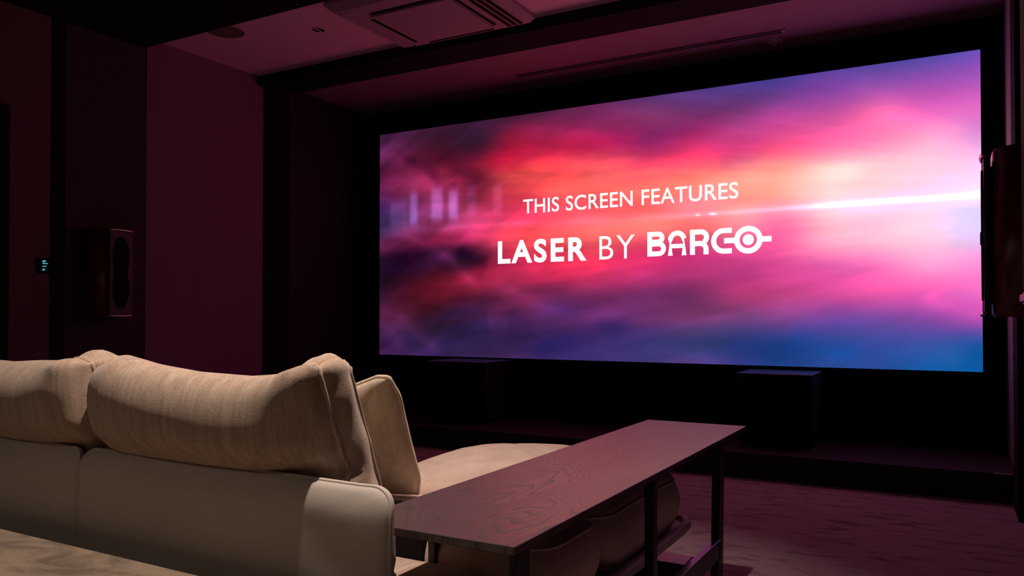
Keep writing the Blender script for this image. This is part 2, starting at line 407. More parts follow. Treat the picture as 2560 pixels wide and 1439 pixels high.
def picture(nu, nv):
    A = np.array(C, float) / 255.0                       # [col][row][rgb]
    us = np.array([px_u(x) for x in CX]); us[0] = 0; us[-1] = 1
    vs = np.linspace(0, 1, 13)
    out = np.zeros((nv, nu, 3))
    def basis(xs, x):
        i = int(np.clip(np.searchsorted(xs, x) - 1, 0, len(xs) - 2))
        t = (x - xs[i]) / (xs[i + 1] - xs[i]); t = min(1, max(0, t))
        return i, t
    n = len(us)
    # slopes by finite differences (cubic Hermite both ways)
    def herm(P, xs, x):
        i, t = basis(xs, x); m = len(xs)
        h = xs[i + 1] - xs[i]
        def sl(k):
            a, b = max(k - 1, 0), min(k + 1, m - 1)
            return (P[b] - P[a]) / (xs[b] - xs[a])
        t2, t3 = t * t, t ** 3
        return (2*t3-3*t2+1)*P[i] + (t3-2*t2+t)*h*sl(i) + (-2*t3+3*t2)*P[i+1] + (t3-t2)*h*sl(i+1)
    G1, G2, G3 = px_u(1783), px_u(1745), px_u(2065)
    NV = 120
    cols = np.zeros((n, NV + 1, 3))
    for c in range(n):
        for k in range(NV + 1): cols[c, k] = herm(A[c], vs, k / NV)
    NU = 240
    tab = np.zeros((NU + 1, NV + 1, 3))
    for k in range(NU + 1): tab[k] = herm(cols, us, k / NU)
    tab = np.clip(tab, 0, 1)
    for j in range(nv):
        v = j / (nv - 1)
        for i in range(nu):
            u = i / (nu - 1)
            edge = min(1, min(u, 1 - u, v, 1 - v) * 10)
            # cloud warp: stronger on the dark left side, streaks fan out from the flare
            k = (1.15 - u)
            P = Vector((u * 5.0, v * 7.0 + u * (v - .45) * 5, 0.3))
            wv = noise.fractal(P, 1.0, 2.0, 4) * .040 * k * k
            wu = noise.fractal(P + Vector((9, 4, 2)), 1.0, 2.0, 4) * .035 * k
            uu = min(1, max(0, u + wu * edge)); vv = min(1, max(0, v + wv * edge))
            fu, fv = uu * NU, vv * NV
            a, b = min(int(fu), NU - 1), min(int(fv), NV - 1)
            s, t = fu - a, fv - b
            c = (tab[a, b] * (1-s) + tab[a+1, b] * s) * (1-t) + (tab[a, b+1] * (1-s) + tab[a+1, b+1] * s) * t
            # fan coordinate for streaks: slope measured from a point beyond the right edge on the flare
            ang = (v - .455) / (1.25 - u)
            st = noise.fractal(Vector((ang * 13, u * 2.6, 4.1)), 1.0, 2.2, 5)
            fine = noise.fractal(Vector((u * 9 + v * 3, v * 13 + 3 - u * 3, 8.8)), 1.0, 2.0, 4)
            c = c * (1 + (.16 * st * (1.05 - u) + .17 * fine * (1.1 - u)))
            # crossing diagonal wisps lower left / upper left
            dg = noise.fractal(Vector(((u * 2.35 - v * 1.6) * 1.3, (u * 2.35 + v * 1.6) * 8, 2.2)), 1.0, 2.0, 4)
            wl_ = max(0, 1 - u / .5) * .22
            c = c * (1 + dg * wl_)
            # flare line
            d = abs(v - (.455 + .004 * math.sin(u * 4)))
            amp = max(0, min(1, (u - .28) / .72))
            c = c + np.array([.9, .72, .95]) * (amp ** 1.5) * .36 * math.exp(-(d / .0075) ** 2) + np.array([.5, .28, .45]) * amp * .22 * math.exp(-(d / .03) ** 2)
            for (cu, hw) in ((G1, .007), (G2, .004), (G3, .009)):
                c = c + np.array([.3, .3, .3]) * math.exp(-((u - cu) / (hw * .8)) ** 4 - (d / .004) ** 2)
            out[j, i] = c
    # cloud ridges and wisps
    def vv_(x, y): return (y - (339 - .14457 * (x - 949))) / ((886 + .02783 * (x - 949)) - (339 - .14457 * (x - 949)))
    Ug, Vg = np.meshgrid(np.linspace(0, 1, nu), np.linspace(0, 1, nv))
    for pts, w0, col in (
        ([(949, 388), (1000, 412), (1055, 445), (1120, 492)], .028, (.16, .05, .10)),
        ([(949, 470), (1010, 440), (1060, 470)], .03, (.08, .03, .07)),
        ([(955, 592), (1020, 592), (1080, 615), (1130, 650), (1172, 700), (1200, 720)], .016, (.22, .10, .18)),
        ([(1200, 700), (1280, 728), (1360, 770), (1440, 790), (1560, 778)], .020, (.17, .08, .15)),
        ([(1140, 705), (1190, 690), (1260, 680)], .022, (.16, .02, .04)),
        ([(990, 585), (1090, 574), (1200, 565), (1320, 556), (1500, 548), (1740, 531)], .010, (.20, .14, .20)),
        ([(1150, 600), (1220, 612), (1290, 650), (1360, 680)], .030, (.22, .05, .12)),
        ([(949, 765), (1000, 795), (1060, 850), (1110, 889)], .020, (.16, .06, .12)),
        ([(949, 800), (985, 840), (1010, 880)], .030, (.12, .05, .10)),
        ([(1215, 810), (1245, 806), (1275, 812)], .030, (.20, .06, .10)),
        ([(1240, 405), (1340, 420), (1450, 430), (1560, 412), (1700, 405)], .020, (.10, .06, .02)),
        ([(1450, 455), (1560, 438), (1680, 425), (1790, 425)], .010, (.10, .12, .05)),
        ([(1700, 420), (1830, 408), (1960, 410), (2100, 422), (2250, 420)], .018, (.06, .14, .07)),
        ([(2130, 245), (2190, 235), (2240, 290), (2330, 330), (2450, 370)], .035, (.10, .06, .06)),
        ([(2300, 738), (2380, 770), (2458, 800)], .018, (.18, .06, .10)),
        ([(1960, 845), (2060, 870), (2170, 900)], .030, (-.10, .03, .06)),
        ([(2250, 850), (2340, 870), (2420, 905)], .030, (.08, .05, .05)),
        ([(1160, 440), (1230, 400), (1300, 378)], .04, (.10, .0, .02)),
        ([(949, 640), (1010, 650), (1070, 680)], .05, (-.10, -.06, -.08)),
        ([(1140, 620), (1180, 650), (1225, 665)], .030, (-.18, -.08, -.10)),
        ([(1000, 395), (1060, 420), (1100, 455)], .014, (-.12, -.05, -.06)),
        ([(1150, 462), (1110, 470), (1070, 440)], .022, (-.16, -.06, -.08)),
        ([(1330, 745), (1400, 770), (1500, 800), (1600, 830)], .03, (-.14, -.04, -.02)),
        ([(1300, 875), (1420, 860), (1500, 880)], .035, (-.05, -.02, .03))):
        poly = [(px_u(x) * 2.358, vv_(x, y)) for x, y in pts]
        best = np.full(Ug.shape, 9.0); tt = np.zeros(Ug.shape)
        # wavy: the ridge is broken by noise so that it reads as cloud
        X_ = Ug * 2.358; Y_ = Vg + .004 * np.sin(Ug * 23 + w0 * 900)
        for m, ((ax, ay), (bx, by)) in enumerate(zip(poly, poly[1:])):
            L2 = (bx - ax) ** 2 + (by - ay) ** 2
            t_ = np.clip(((X_ - ax) * (bx - ax) + (Y_ - ay) * (by - ay)) / L2, 0, 1)
            d_ = np.hypot(X_ - ax - t_ * (bx - ax), Y_ - ay - t_ * (by - ay))
            upd = d_ < best; best = np.where(upd, d_, best); tt = np.where(upd, (m + t_) / (len(poly) - 1), tt)
        fade = np.clip(np.minimum(tt, 1 - tt) * 5 + .15, 0, 1)
        wgt = np.exp(-(best / (w0 * 1.5)) ** 1.6) * fade * (.7 + .3 * np.sin(Ug * 47 + Vg * 31 + w0 * 500))
        out += wgt[..., None] * np.array(col) * (.62 if sum(col) > 0 else .8)
    # window reflections at the left
    for (x0, x1, va, vb, s) in ((975, 1000, .31, .42, .40), (1001, 1018, .30, .42, .35), (1024, 1043, .28, .42, .9), (1078, 1106, .27, .41, .8),
                                (1122, 1144, .285, .41, 1.05), (1168, 1190, .27, .40, .28), (1232, 1254, .28, .40, .35)):
        u0, u1 = px_u(x0), px_u(x1)
        for i in range(nu):
            u = i / (nu - 1)
            wu = 1 / (1 + math.exp(-(u - u0) / .0018)) * 1 / (1 + math.exp((u - u1) / .0018))
            if wu < .02: continue
            for j in range(nv):
                v = j / (nv - 1)
                wv = 1 / (1 + math.exp(-(v - va) / .008)) * 1 / (1 + math.exp((v - vb) / .008))
                out[j, i] += np.array([.15, .20, .33]) * s * wu * wv
    out = np.clip(out, 0, 1) ** 1.07
    lin = np.where(out <= .04045, out / 12.92, ((out + .055) / 1.055) ** 2.4)
    return lin + 4.5 * np.maximum(0, lin - .88)             # highlights the photograph clips are brighter still
NUU, NVV = 420, 180
img = picture(NUU, NVV)
bm = bmesh.new()
grid = [[bm.verts.new((SX0 + (SX1 - SX0) * i / (NUU - 1), YS, SZ1 - (SZ1 - SZ0) * j / (NVV - 1))) for i in range(NUU)] for j in range(NVV)]
for j in range(NVV - 1):
    for i in range(NUU - 1):
        bm.faces.new((grid[j][i], grid[j + 1][i], grid[j + 1][i + 1], grid[j][i + 1]))
me = bpy.data.meshes.new('screen_surface'); bm.to_mesh(me); bm.free()
ca = me.color_attributes.new('picture', 'FLOAT_COLOR', 'POINT')
flat = np.ones((NVV * NUU, 4), np.float32); flat[:, :3] = img.reshape(-1, 3)
ca.data.foreach_set('color', flat.ravel())
pm = bpy.data.materials.new('projected_picture'); pm.use_nodes = True
ns, ls = pm.node_tree.nodes, pm.node_tree.links; ns.clear()
at = ns.new('ShaderNodeAttribute'); at.attribute_name = 'picture'
em = ns.new('ShaderNodeEmission'); em.inputs[1].default_value = SCREEN_GAIN
mo = ns.new('ShaderNodeOutputMaterial')
ls.new(at.outputs['Color'], em.inputs[0]); ls.new(em.outputs[0], mo.inputs[0])
scr = empty('projection_screen', ((SX0 + SX1) / 2, YS, SZ0), label='large wide cinema screen showing pink and red clouds with white words', cat='projection screen')
obj('screen_surface', me, pm, scr)
obj('screen_backing', mbox(SX0 - .02, SX1 + .02, YS + .004, YS + .03, SZ0 - .02, SZ1 + .02), M['black'], scr)
fb = bmesh.new(); e = .022
box(fb, SX0 - e, SX0, YS - .008, YS + .03, SZ0 - e, SZ1 + e); box(fb, SX1, SX1 + e, YS - .008, YS + .03, SZ0 - e, SZ1 + e)
box(fb, SX0, SX1, YS - .008, YS + .03, SZ0 - e, SZ0); box(fb, SX0, SX1, YS - .008, YS + .03, SZ1, SZ1 + e)
obj('screen_border', fb, M['blackfab'], scr)

def sxp(px): return SX0 + px_u(px) * (SX1 - SX0)
def szp(v): return SZ1 - v * (SZ1 - SZ0)
def fit_text(name, s, x0, x1, z0, z1, weight=0.0, spacing=1.0):
    c = bpy.data.curves.new('t', 'FONT'); c.body = s; c.size = 1; c.offset = weight; c.space_character = spacing
    c.fill_mode = 'FRONT' if hasattr(c, 'fill_mode') else c.fill_mode
    c.resolution_u = 6
    t = bpy.data.objects.new('t', c); COL.objects.link(t)
    dg = bpy.context.evaluated_depsgraph_get()
    me = bpy.data.meshes.new_from_object(t.evaluated_get(dg))
    bpy.data.objects.remove(t)
    xs = [v.co.x for v in me.vertices]; ys = [v.co.y for v in me.vertices]
    ax, bx, ay, by = min(xs), max(xs), min(ys), max(ys)
    for v in me.vertices:
        v.co = Vector((x0 + (v.co.x - ax) / (bx - ax) * (x1 - x0), YS - .002, z0 + (v.co.y - ay) / (by - ay) * (z1 - z0)))
    me.materials.clear()
    bm = bmesh.new(); bm.from_mesh(me); bpy.data.meshes.remove(me)
    bmesh.ops.remove_doubles(bm, verts=bm.verts, dist=1e-6)
    left = set(bm.faces)
    while left:                                            # every letter its own part
        f0 = left.pop(); st_, grp = [f0], [f0]
        while st_:
            f = st_.pop()
            for v in f.verts:
                for g in v.link_faces:
                    if g in left: left.discard(g); st_.append(g); grp.append(g)
        nb = bmesh.new(); mp = {}
        for f in grp:
            nb.faces.new([mp[v] if v in mp else mp.setdefault(v, nb.verts.new(v.co)) for v in f.verts])
        obj('letter', nb, M['letter'], scr)
    bm.free()
fit_text('lettering', 'THIS SCREEN FEATURES', sxp(1308), sxp(1847), szp(.408), szp(.349), .009, 1.04)
fit_text('lettering', 'LASER', sxp(1245), sxp(1467), szp(.610), szp(.514), .032, 1.2)
fit_text('lettering', 'BY', sxp(1499), sxp(1587), szp(.607), szp(.517), -.004, 1.15)
# logo word drawn as thick strokes
def stroke(bm, pts, w, closed=False):
    n = len(pts); L = []
    for i in range(n):
        a = pts[(i - 1) % n] if (closed or i > 0) else pts[i]; b = pts[(i + 1) % n] if (closed or i < n - 1) else pts[i]
        p = pts[i]
        d1 = (Vector(p) - Vector(a)); d2 = (Vector(b) - Vector(p))
        if d1.length < 1e-9: d1 = d2
        if d2.length < 1e-9: d2 = d1
        d1 = d1.normalized(); d2 = d2.normalized()
        t = (d1 + d2).normalized(); nrm = Vector((-t.y, t.x))
        k = 1 / max(.5, nrm.dot(Vector((-d1.y, d1.x))))
        L.append((Vector(p) + nrm * w / 2 * k, Vector(p) - nrm * w / 2 * k))
    vs = [(bm.verts.new((a.x, 0, a.y)), bm.verts.new((b.x, 0, b.y))) for a, b in L]
    for i in range(n if closed else n - 1):
        A, B = vs[i], vs[(i + 1) % n]
        bm.faces.new((A[0], A[1], B[1], B[0]))
def arc(cx, cy, r, a0, a1, n=14, ry=None):
    ry = r if ry is None else ry
    return [(cx + r * math.cos(math.radians(a0 + (a1 - a0) * k / n)), cy + ry * math.sin(math.radians(a0 + (a1 - a0) * k / n))) for k in range(n + 1)]
logo = {k: bmesh.new() for k in 'BARCO'}
bm = logo['B']
W = .20           # stroke weight; letters one unit tall
h = W / 2
def shift(pts, dx): return [(x + dx, y) for x, y in pts]
B0 = 0.0          # B
stroke(bm, shift([(h, 0), (h, 1)], B0), W)
stroke(bm, shift([(h, 1 - h), (.46, 1 - h)] + arc(.46, .74, .16, 90, -90) + [(h, .58)], B0), W)
stroke(bm, shift([(h, .50), (.48, .50)] + arc(.48, .30, .20, 90, -90) + [(h, h)], B0), W)
bm = logo['A']
A0 = .86          # A with a round top
stroke(bm, shift([(h, 0), (h, .66)] + arc(.38, .62, .28, 180, 0, 18) + [(.66, .66), (.66, 0)], A0), W)
stroke(bm, shift([(h, .38), (.66, .38)], A0), .17)
bm = logo['R']
R0 = 1.76         # R
stroke(bm, shift([(h, 0), (h, 1)], R0), W)
stroke(bm, shift([(h, 1 - h), (.44, 1 - h)] + arc(.44, .68, .22, 90, -60), R0), W)
stroke(bm, shift([(h, .44), (.40, .44)] + arc(.40, .20, .24, 90, 0) + [(.64, 0)], R0), W)
bm = logo['C']
C0 = 2.60         # C
stroke(bm, shift([(.80, 1 - h), (.48, 1 - h)] + arc(.48, .5, .38, 90, 270, 22, .40) + [(.80, h)], C0), W)
bm = logo['O']
O0 = 4.02         # target ring with bars
stroke(bm, arc(O0, .5, .43, 0, 350, 35), .21, closed=True)
stroke(bm, [(O0 - .92, .5), (O0 - .42, .5)], .21)
stroke(bm, [(O0 + .42, .5), (O0 + .86, .5)], .21)
cv = [bm.verts.new((O0 + .21 * math.cos(k * 2 * PI / 28), 0, .5 + .21 * math.sin(k * 2 * PI / 28))) for k in range(28)]
bm.faces.new(cv)
xs0, xs1 = sxp(1619), sxp(1930); z0_, z1_ = szp(.603), szp(.511)
for bm in logo.values():
    for v in bm.verts:
        v.co = Vector((xs0 + v.co.x / 4.88 * (xs1 - xs0), YS - .002, z0_ + v.co.z * (z1_ - z0_)))
    obj('letter', bm, M['letter'], scr)

# ------------------------------------------------------------------ ceiling cassette
ac = empty('air_conditioner', (-2.64, 3.76, ZC - .055), label='square cassette air conditioner set in the pale ceiling with dark slots and louvres', cat='air conditioner')
ax0, ax1, ay0, ay1 = -3.12, -2.165, 3.37, 4.125
bm = bmesh.new()
zt, zb = ZC, ZC - .055
top = [(ax0, ay0, zt), (ax1, ay0, zt), (ax1, ay1, zt), (ax0, ay1, zt)]
mid = [(ax0 - .004, ay0 - .004, zb + .028), (ax1 + .004, ay0 - .004, zb + .028), (ax1 + .004, ay1 + .004, zb + .028), (ax0 - .004, ay1 + .004, zb + .028)]
bot = [(ax0 + .02, ay0 + .06, zb), (ax1 - .02, ay0 + .06, zb), (ax1 - .02, ay1 - .015, zb), (ax0 + .02, ay1 - .015, zb)]
R = [[bm.verts.new(p) for p in ring] for ring in (top, mid, bot)]
for A, Bq in zip(R, R[1:]):
    for k in range(4): bm.faces.new((A[k], Bq[k], Bq[(k + 1) % 4], A[(k + 1) % 4]))
bm.faces.new(R[2])
bmesh.ops.recalc_face_normals(bm, faces=bm.faces)
obj('casing', bm, M['acw'], ac)
px0, px1, py0, py1 = -2.945, -2.40, 3.565, 4.065
obj('centre_panel', mbox(px0, px1, py0, py1, zb - .008, zb + .002, bev=.004, seg=2), M['acw'], ac)
def slot(x0, x1, y0, y1):
    return obj('air_slot', mbox(x0, x1, y0, y1, zb - .003, zb + .002, bev=.0012), M['dark'], ac)
slot(px0 + .02, px1 - .04, py0 - .035, py0 - .008); slot(px0 + .05, px1 - .02, py1 + .010, py1 + .032)
slot(px0 - .032, px0 - .010, py0 + .04, py1 - .02); slot(px1 + .010, px1 + .032, py0 + .02, py1 - .03)
for k in range(3):
    obj('louvre', mbox(-2.325 + k * .040, -2.300 + k * .040, ay0 + .08, ay1 - .03, zb - .003, zb + .002, bev=.001), M['dark'], ac)
for k in range(5):
    obj('louvre', mbox(-3.09 + k * .022, -3.082 + k * .022, ay0 + .09, ay1 - .03, zb - .005, zb + .002, bev=.001), M['acw'], ac)
for k in range(4):
    obj('vent_notch', mbox(-3.085 + k * .022, -3.075 + k * .022, ay1 - .034, ay1 - .022, zb - .006, zb, bev=.001), M['dark'], ac)

# in-ceiling speaker, downlight, sprinklers, slot diffuser
cs = empty('ceiling_speaker', (-3.985, 3.42, ZC - .008), label='large round dark grille set flush in the ceiling, partly behind the black soffit', cat='ceiling speaker')
obj('grille', cyl(bmesh.new(), (-3.985, 3.42, ZC - .004), .112, .008, seg=40), plain('round_grille', (.16, .11, .115), .8), cs)
rb = bmesh.new(); tube(rb, [(-3.985 + .114 * math.cos(a * PI / 20), 3.42 + .114 * math.sin(a * PI / 20), ZC - .006) for a in range(40)], .003, 6, True)
obj('rim', rb, M['acw'], cs)
dl = empty('downlight', (-3.462, 3.694, ZC - .01), label='small round unlit recessed downlight in the pale ceiling left of the air conditioner', cat='downlight')
obj('recess', cyl(bmesh.new(), (-3.462, 3.694, ZC - .002), .036, .004, seg=28), M['dark'], dl)
rb = bmesh.new(); tube(rb, [(-3.462 + .038 * math.cos(a * PI / 16), 3.694 + .038 * math.sin(a * PI / 16), ZC - .003) for a in range(32)], .0022, 6, True)
obj('rim', rb, M['ceil'], dl)
obj('cross_bar', mbox(-3.466, -3.458, 3.658, 3.73, ZC - .0065, ZC - .004), M['ceil'], dl)
def sprinkler(x, y, s, label):
    t = empty('sprinkler', (x, y, ZC - .04 * s), label=label, cat='sprinkler', group='sprinkler heads on the front ceiling')
    obj('cover_plate', cyl(bmesh.new(), (x, y, ZC - .010), .042 * s, .014, seg=24, r2=.048 * s), M['acw'], t, smooth=False)
    obj('head', cyl(bmesh.new(), (x, y, ZC - .026), .010 * s, .022, seg=12), M['silver'], t)
    obj('deflector', cyl(bmesh.new(), (x, y, ZC - .039), .017 * s, .004, seg=16), M['silver'], t)
sprinkler(-1.005, 5.30, 1.15, 'small round sprinkler head on the ceiling above the right half of the screen')
sprinkler(-3.48, 5.34, .45, 'tiny dark sprinkler head on the ceiling above the left corner of the screen')
sd = empty('slot_diffuser', (-1.87, 5.125, ZC - .01), label='long narrow double slot air diffuser in the ceiling above the screen', cat='air vent')
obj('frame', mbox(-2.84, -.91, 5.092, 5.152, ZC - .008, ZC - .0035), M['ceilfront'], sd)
obj('slot', mbox(-2.83, -.93, 5.097, 5.113, ZC - .0095, ZC - .007), M['dark'], sd)
obj('slot', mbox(-2.83, -.93, 5.131, 5.147, ZC - .0095, ZC - .007), M['dark'], sd)
obj('end_cap', mbox(-.932, -.91, 5.09, 5.154, ZC - .011, ZC - .007), M['acw'], sd)

# ------------------------------------------------------------------ wall speakers
def wall_speaker(yc, side, label):
    """side=-1: on the left wall, facing +X; +1: on the right wall, facing -X"""
    wx = XL + .006 if side < 0 else XR
    inn = 1 if side < 0 else -1
    def X(d): return wx + inn * d
    z0, z1 = .915, 1.445
    t = empty('wall_speaker', (wx, yc, z0), label=label, cat='loudspeaker', group='matching wall speakers')
    # body with curved cheeks: plan outline in (depth, y)
    out = [(0, -.13), (.05, -.142), (.085, -.141), (.112, -.133), (.133, -.119), (.148, -.100), (.157, -.079), (.160, -.060), (.160, .060), (.157, .079), (.148, .100), (.133, .119), (.112, .133), (.085, .141), (.05, .142), (0, .13)]
    bm = bmesh.new()
    a = [bm.verts.new((X(d), yc + y, z0)) for d, y in out]; b = [bm.verts.new((X(d), yc + y, z1)) for d, y in out]
    for k in range(len(out)):
        k2 = (k + 1) % len(out); bm.faces.new((a[k], a[k2], b[k2], b[k]))
    bm.faces.new(a); bm.faces.new(b)
    bmesh.ops.recalc_face_normals(bm, faces=bm.faces)
    bmesh.ops.bevel(bm, geom=[e for e in bm.edges if abs(e.verts[0].co.z - e.verts[1].co.z) < 1e-6], offset=.006, segments=2, affect='EDGES')
    obj('cabinet', bm, M['redwood'], t, smooth=True)
    fx0, fx1 = sorted((X(.168), X(.184)))
    obj('baffle', mbox(fx0, fx1, yc - .076, yc + .074, z0 + .012, z1 - .016, bev=.006, seg=2), M['baffle'], t)
    g0, g1 = sorted((X(.155), X(.170)))
    obj('spacer', mbox(g0, g1, yc - .05, yc + .05, z0 + .04, z1 - .05), M['dark'], t)
    # figure-eight grille
    pts = []
    for k in range(64):
        a_ = 2 * PI * k / 64
        yy = math.sin(a_); zz = math.cos(a_)
        w_ = .056 * (1 - .30 * math.exp(-(zz / .28) ** 2))
        ss = (abs(yy) ** .75) * (1 if yy > 0 else -1)
        pts.append((w_ * ss, .21 * zz))
    bm = bmesh.new(); zc = (z0 + z1) / 2
    v1 = [bm.verts.new((X(.1845), yc + y, zc + z)) for y, z in pts]; v2 = [bm.verts.new((X(.1885), yc + y * .96, zc + z * .985)) for y, z in pts]
    for k in range(64): bm.faces.new((v1[k], v1[(k + 1) % 64], v2[(k + 1) % 64], v2[k]))
    bm.faces.new(v2); bmesh.ops.recalc_face_normals(bm, faces=bm.faces)
    gr = obj('grille', bm, M['grille'], t)
    rb = bmesh.new(); tube(rb, [(X(.1875), yc + y * 1.02, zc + z * 1.01) for y, z in pts], .0022, 5, True)
    obj('rim', rb, M['cone'], gr)
    rb = bmesh.new(); tube(rb, [(X(.190), yc + .020 * math.cos(k * PI / 12), zc - .01 + .020 * math.sin(k * PI / 12)) for k in range(24)], .003, 5, True)
    obj('tweeter', rb, M['cone'], t)
    for zz, s in ((z1 - .014, 1), (z0 + .010, -1)):
        cb = bmesh.new()
        n = 14; P = []
        for k in range(n + 1):
            f = -1 + 2 * k / n
            P.append((X(.184 + .006 * (1 - f * f)), yc + .075 * f, zz + s * .004 * (1 - f * f)))
        tube(cb, P, .0058, 8)
        obj('trim_cap', cb, M['silver'], t, smooth=True)
    return t
wall_speaker(2.97, -1, 'red wood wall speaker with black oval grille hanging on the dark left wall')
wall_speaker(2.985, 1, 'wall speaker seen edge-on, overlapping the right edge of the screen')

# panel at the extreme right edge
rp = empty('wall_panel', (XR, 2.55, .95), label='dark vertical wall panel with a pale lower lip at the right edge of the photo', cat='wall panel')
obj('panel', mbox(.172, XR, 2.35, 2.72, .985, 2.55, bev=.01, seg=2), M['walldark'], rp)
obj('lower_lip', mbox(.160, XR, 2.37, 2.64, .950, .985, bev=.008, seg=3), M['silver'], rp)

# keypad
kp = empty('wall_keypad', (XL + .006, 2.61, 1.165), label='black wall keypad with four glowing blue lines beside the door', cat='keypad')
obj('plate', mbox(XL + .006, XL + .018, 2.572, 2.650, 1.163, 1.250, bev=.003, seg=2), M['plate'], kp)
for k, (w_, zz) in enumerate(((.020, 1.235), (.030, 1.220), (.022, 1.204), (.016, 1.187))):
    obj('light_line', mbox(XL + .018, XL + .019, 2.602, 2.602 + w_, zz - .0028, zz + .0028), M['keytext'], kp)
obj('light_line', mbox(XL + .018, XL + .019, 2.602, 2.615, 1.227, 1.2315), M['keytext'], kp)
obj('light_line', mbox(XL + .018, XL + .019, 2.602, 2.611, 1.179, 1.1835), M['keytext'], kp)

# ------------------------------------------------------------------ subwoofers on the stage
def subwoofer(x0, x1, y0, y1, z1, label):
    z0 = .143
    t = empty('subwoofer', ((x0 + x1) / 2, (y0 + y1) / 2, z0), label=label, cat='subwoofer', group='subwoofers under the screen')
    obj('cabinet', mbox(x0, x1, y0, y1, z0 + .025, z1 - .004, bev=.008, seg=2), M['black'], t)
    obj('top_panel', mbox(x0 - .004, x1 + .004, y0 - .004, y1, z1 - .006, z1, bev=.002), M['sub'], t)
    obj('grille', mbox(x0 + .02, x1 - .02, y0 - .012, y0, z0 + .06, z1 - .04, bev=.005, seg=2), M['grille'], t)
    cb = bmesh.new(); cyl(cb, ((x0 + x1) / 2, y0 - .013, (z0 + z1) / 2), .14, .003, 'Y', 36)
    obj('driver', cb, M['cone'], t)
    for sx in (x0 + .04, x1 - .04):
        for sy in (y0 + .04, y1 - .04):
            obj('foot', cyl(bmesh.new(), (sx, sy, z0 + .0125), .018, .025, seg=14), M['dark'], t)
subwoofer(-1.153, -.725, 4.84, 5.25, .577, 'black cube subwoofer on the stage below the right half of the screen')
subwoofer(-3.46, -2.95, 4.85, 5.25, .587, 'black cube subwoofer on the stage below the left end of the screen')

# ------------------------------------------------------------------ sofa
sofa = empty('sofa', (-1.7, 1.9, 0), label='pale leather and fabric sofa with a long chaise seat facing the screen', cat='sofa')
def back_panel(x0, x1, name='back_panel'):
    w_, z0, z1 = x1 - x0, .125, .584
    h_ = z1 - z0; cx = (x0 + x1) / 2; cz = (z0 + z1) / 2
    def warp(x, y, z, u, v, side):
        X_ = cx + x; Z_ = cz + y
        k = max(0, (Z_ - .520) / .064)
        Y_ = 1.203 - z + .017 * k * k                      # top leans away from the viewer
        e_ = max(0, (x / (w_ / 2) - .80) / .20)
        Y_ += .018 * e_ * e_ if x1 > -1.2 else 0
        Z_ += -.005 * max(0, (x / (w_ / 2) - .5)) * min(1, k)
        Y_ += .0022 * noise.noise(Vector((X_ * 6, Z_ * 9, 1))) 
        return Vector((X_, Y_, Z_))
    bm, fr, br = soft_slab(w_, h_, .014, .004, .045, warp, 60, 30, eround=.010, rim_out=.003)
    p = obj(name, bm, M['leather'], sofa, smooth=True)
    rr = resample(fr, .004)
    tb = bmesh.new(); tube(tb, [q + Vector((0, .004, 0)) for q in rr], .0048, 6, True)
    obj('piping', tb, M['leather'], p, smooth=True)
    # stitching
    sb = bmesh.new()
    for i in range(0, len(rr)):
        q = rr[i]; nx_ = rr[(i + 1) % len(rr)]
        d = nx_ - q
        if d.length < .003: continue
        inn_ = Vector((cx, q.y, cz)) - q
        inn_ = Vector((inn_.x / w_, 0, inn_.z / h_))
        ex = (1 if abs(q.x - cx) > w_ / 2 - .05 else 0, 1 if abs(q.z - cz) > h_ / 2 - .05 else 0)
        dirv = Vector((-math.copysign(1, q.x - cx) * ex[0], 0, -math.copysign(1, q.z - cz) * ex[1]))
        if dirv.length == 0: continue
        # distance to the corner centre sets a smooth inward direction
        ccx = max(cx - w_ / 2 + .045, min(cx + w_ / 2 - .045, q.x)); ccz = max(cz - h_ / 2 + .045, min(cz + h_ / 2 - .045, q.z))
        dv = Vector((ccx - q.x, 0, ccz - q.z))
        if dv.length < 1e-4: continue
        c0 = q + dv.normalized() * .0085 + Vector((0, -.0012, 0))
        dn = d.normalized()
        if i % 2 == 0:
            tube(sb, [c0 - dn * .0016, c0 + dn * .0016], .0008, 4)
    st_ = obj('stitching', sb, M['thread'], p); st_['kind'] = 'stuff'
    return p
back_panel(-1.915, -.952)
back_panel(-2.92, -1.923)
def seat(name, x0, x1, y0, y1, z0, z1, bulge, mat, r=.06, ero=.03, seed=0, nx=36, ny=30, pipe=True, wr=.004):
    w_, h_ = x1 - x0, y1 - y0; cx, cy, cz = (x0 + x1) / 2, (y0 + y1) / 2, (z0 + z1) / 2
    def warp(x, y, z, u, v, side):
        b = z
        if side < 0: b = max(z, -(z1 - z0) / 2)
        nz = noise.noise(Vector((x * 5 + seed, y * 5, seed * 1.7))) * wr + noise.noise(Vector((x * 17 + seed, y * 17, 3))) * wr * .35
        return Vector((cx + x, cy + y, cz + b + (nz if side > 0 else 0)))
    bm, fr, br = soft_slab(w_, h_, (z1 - z0) / 2, bulge, r, warp, nx, ny, rim_out=.022, eround=ero, rimseg=6, p=2.2)
    o = obj(name, bm, mat, sofa, smooth=True)
    if pipe:
        for k_, ring in enumerate((fr, br)):
            tb = bmesh.new(); tube(tb, resample(ring, .012), .004, 6, True)
            obj('piping', tb, mat, o, smooth=True)
    return o
seat('seat_cushion', -1.58, -.80, 1.592, 1.872, .228, .405, .012, M['chaise'], r=.05, seed=1)
seat('seat_cushion', -1.60, -.80, 1.885, 2.625, .228, .405, .088, M['chaise'], r=.15, ero=.035, seed=5, nx=60, ny=60, wr=.007)
seat('seat_cushion', -2.88, -1.60, 1.592, 2.02, .228, .405, .02, M['chaise'], r=.06, seed=9)
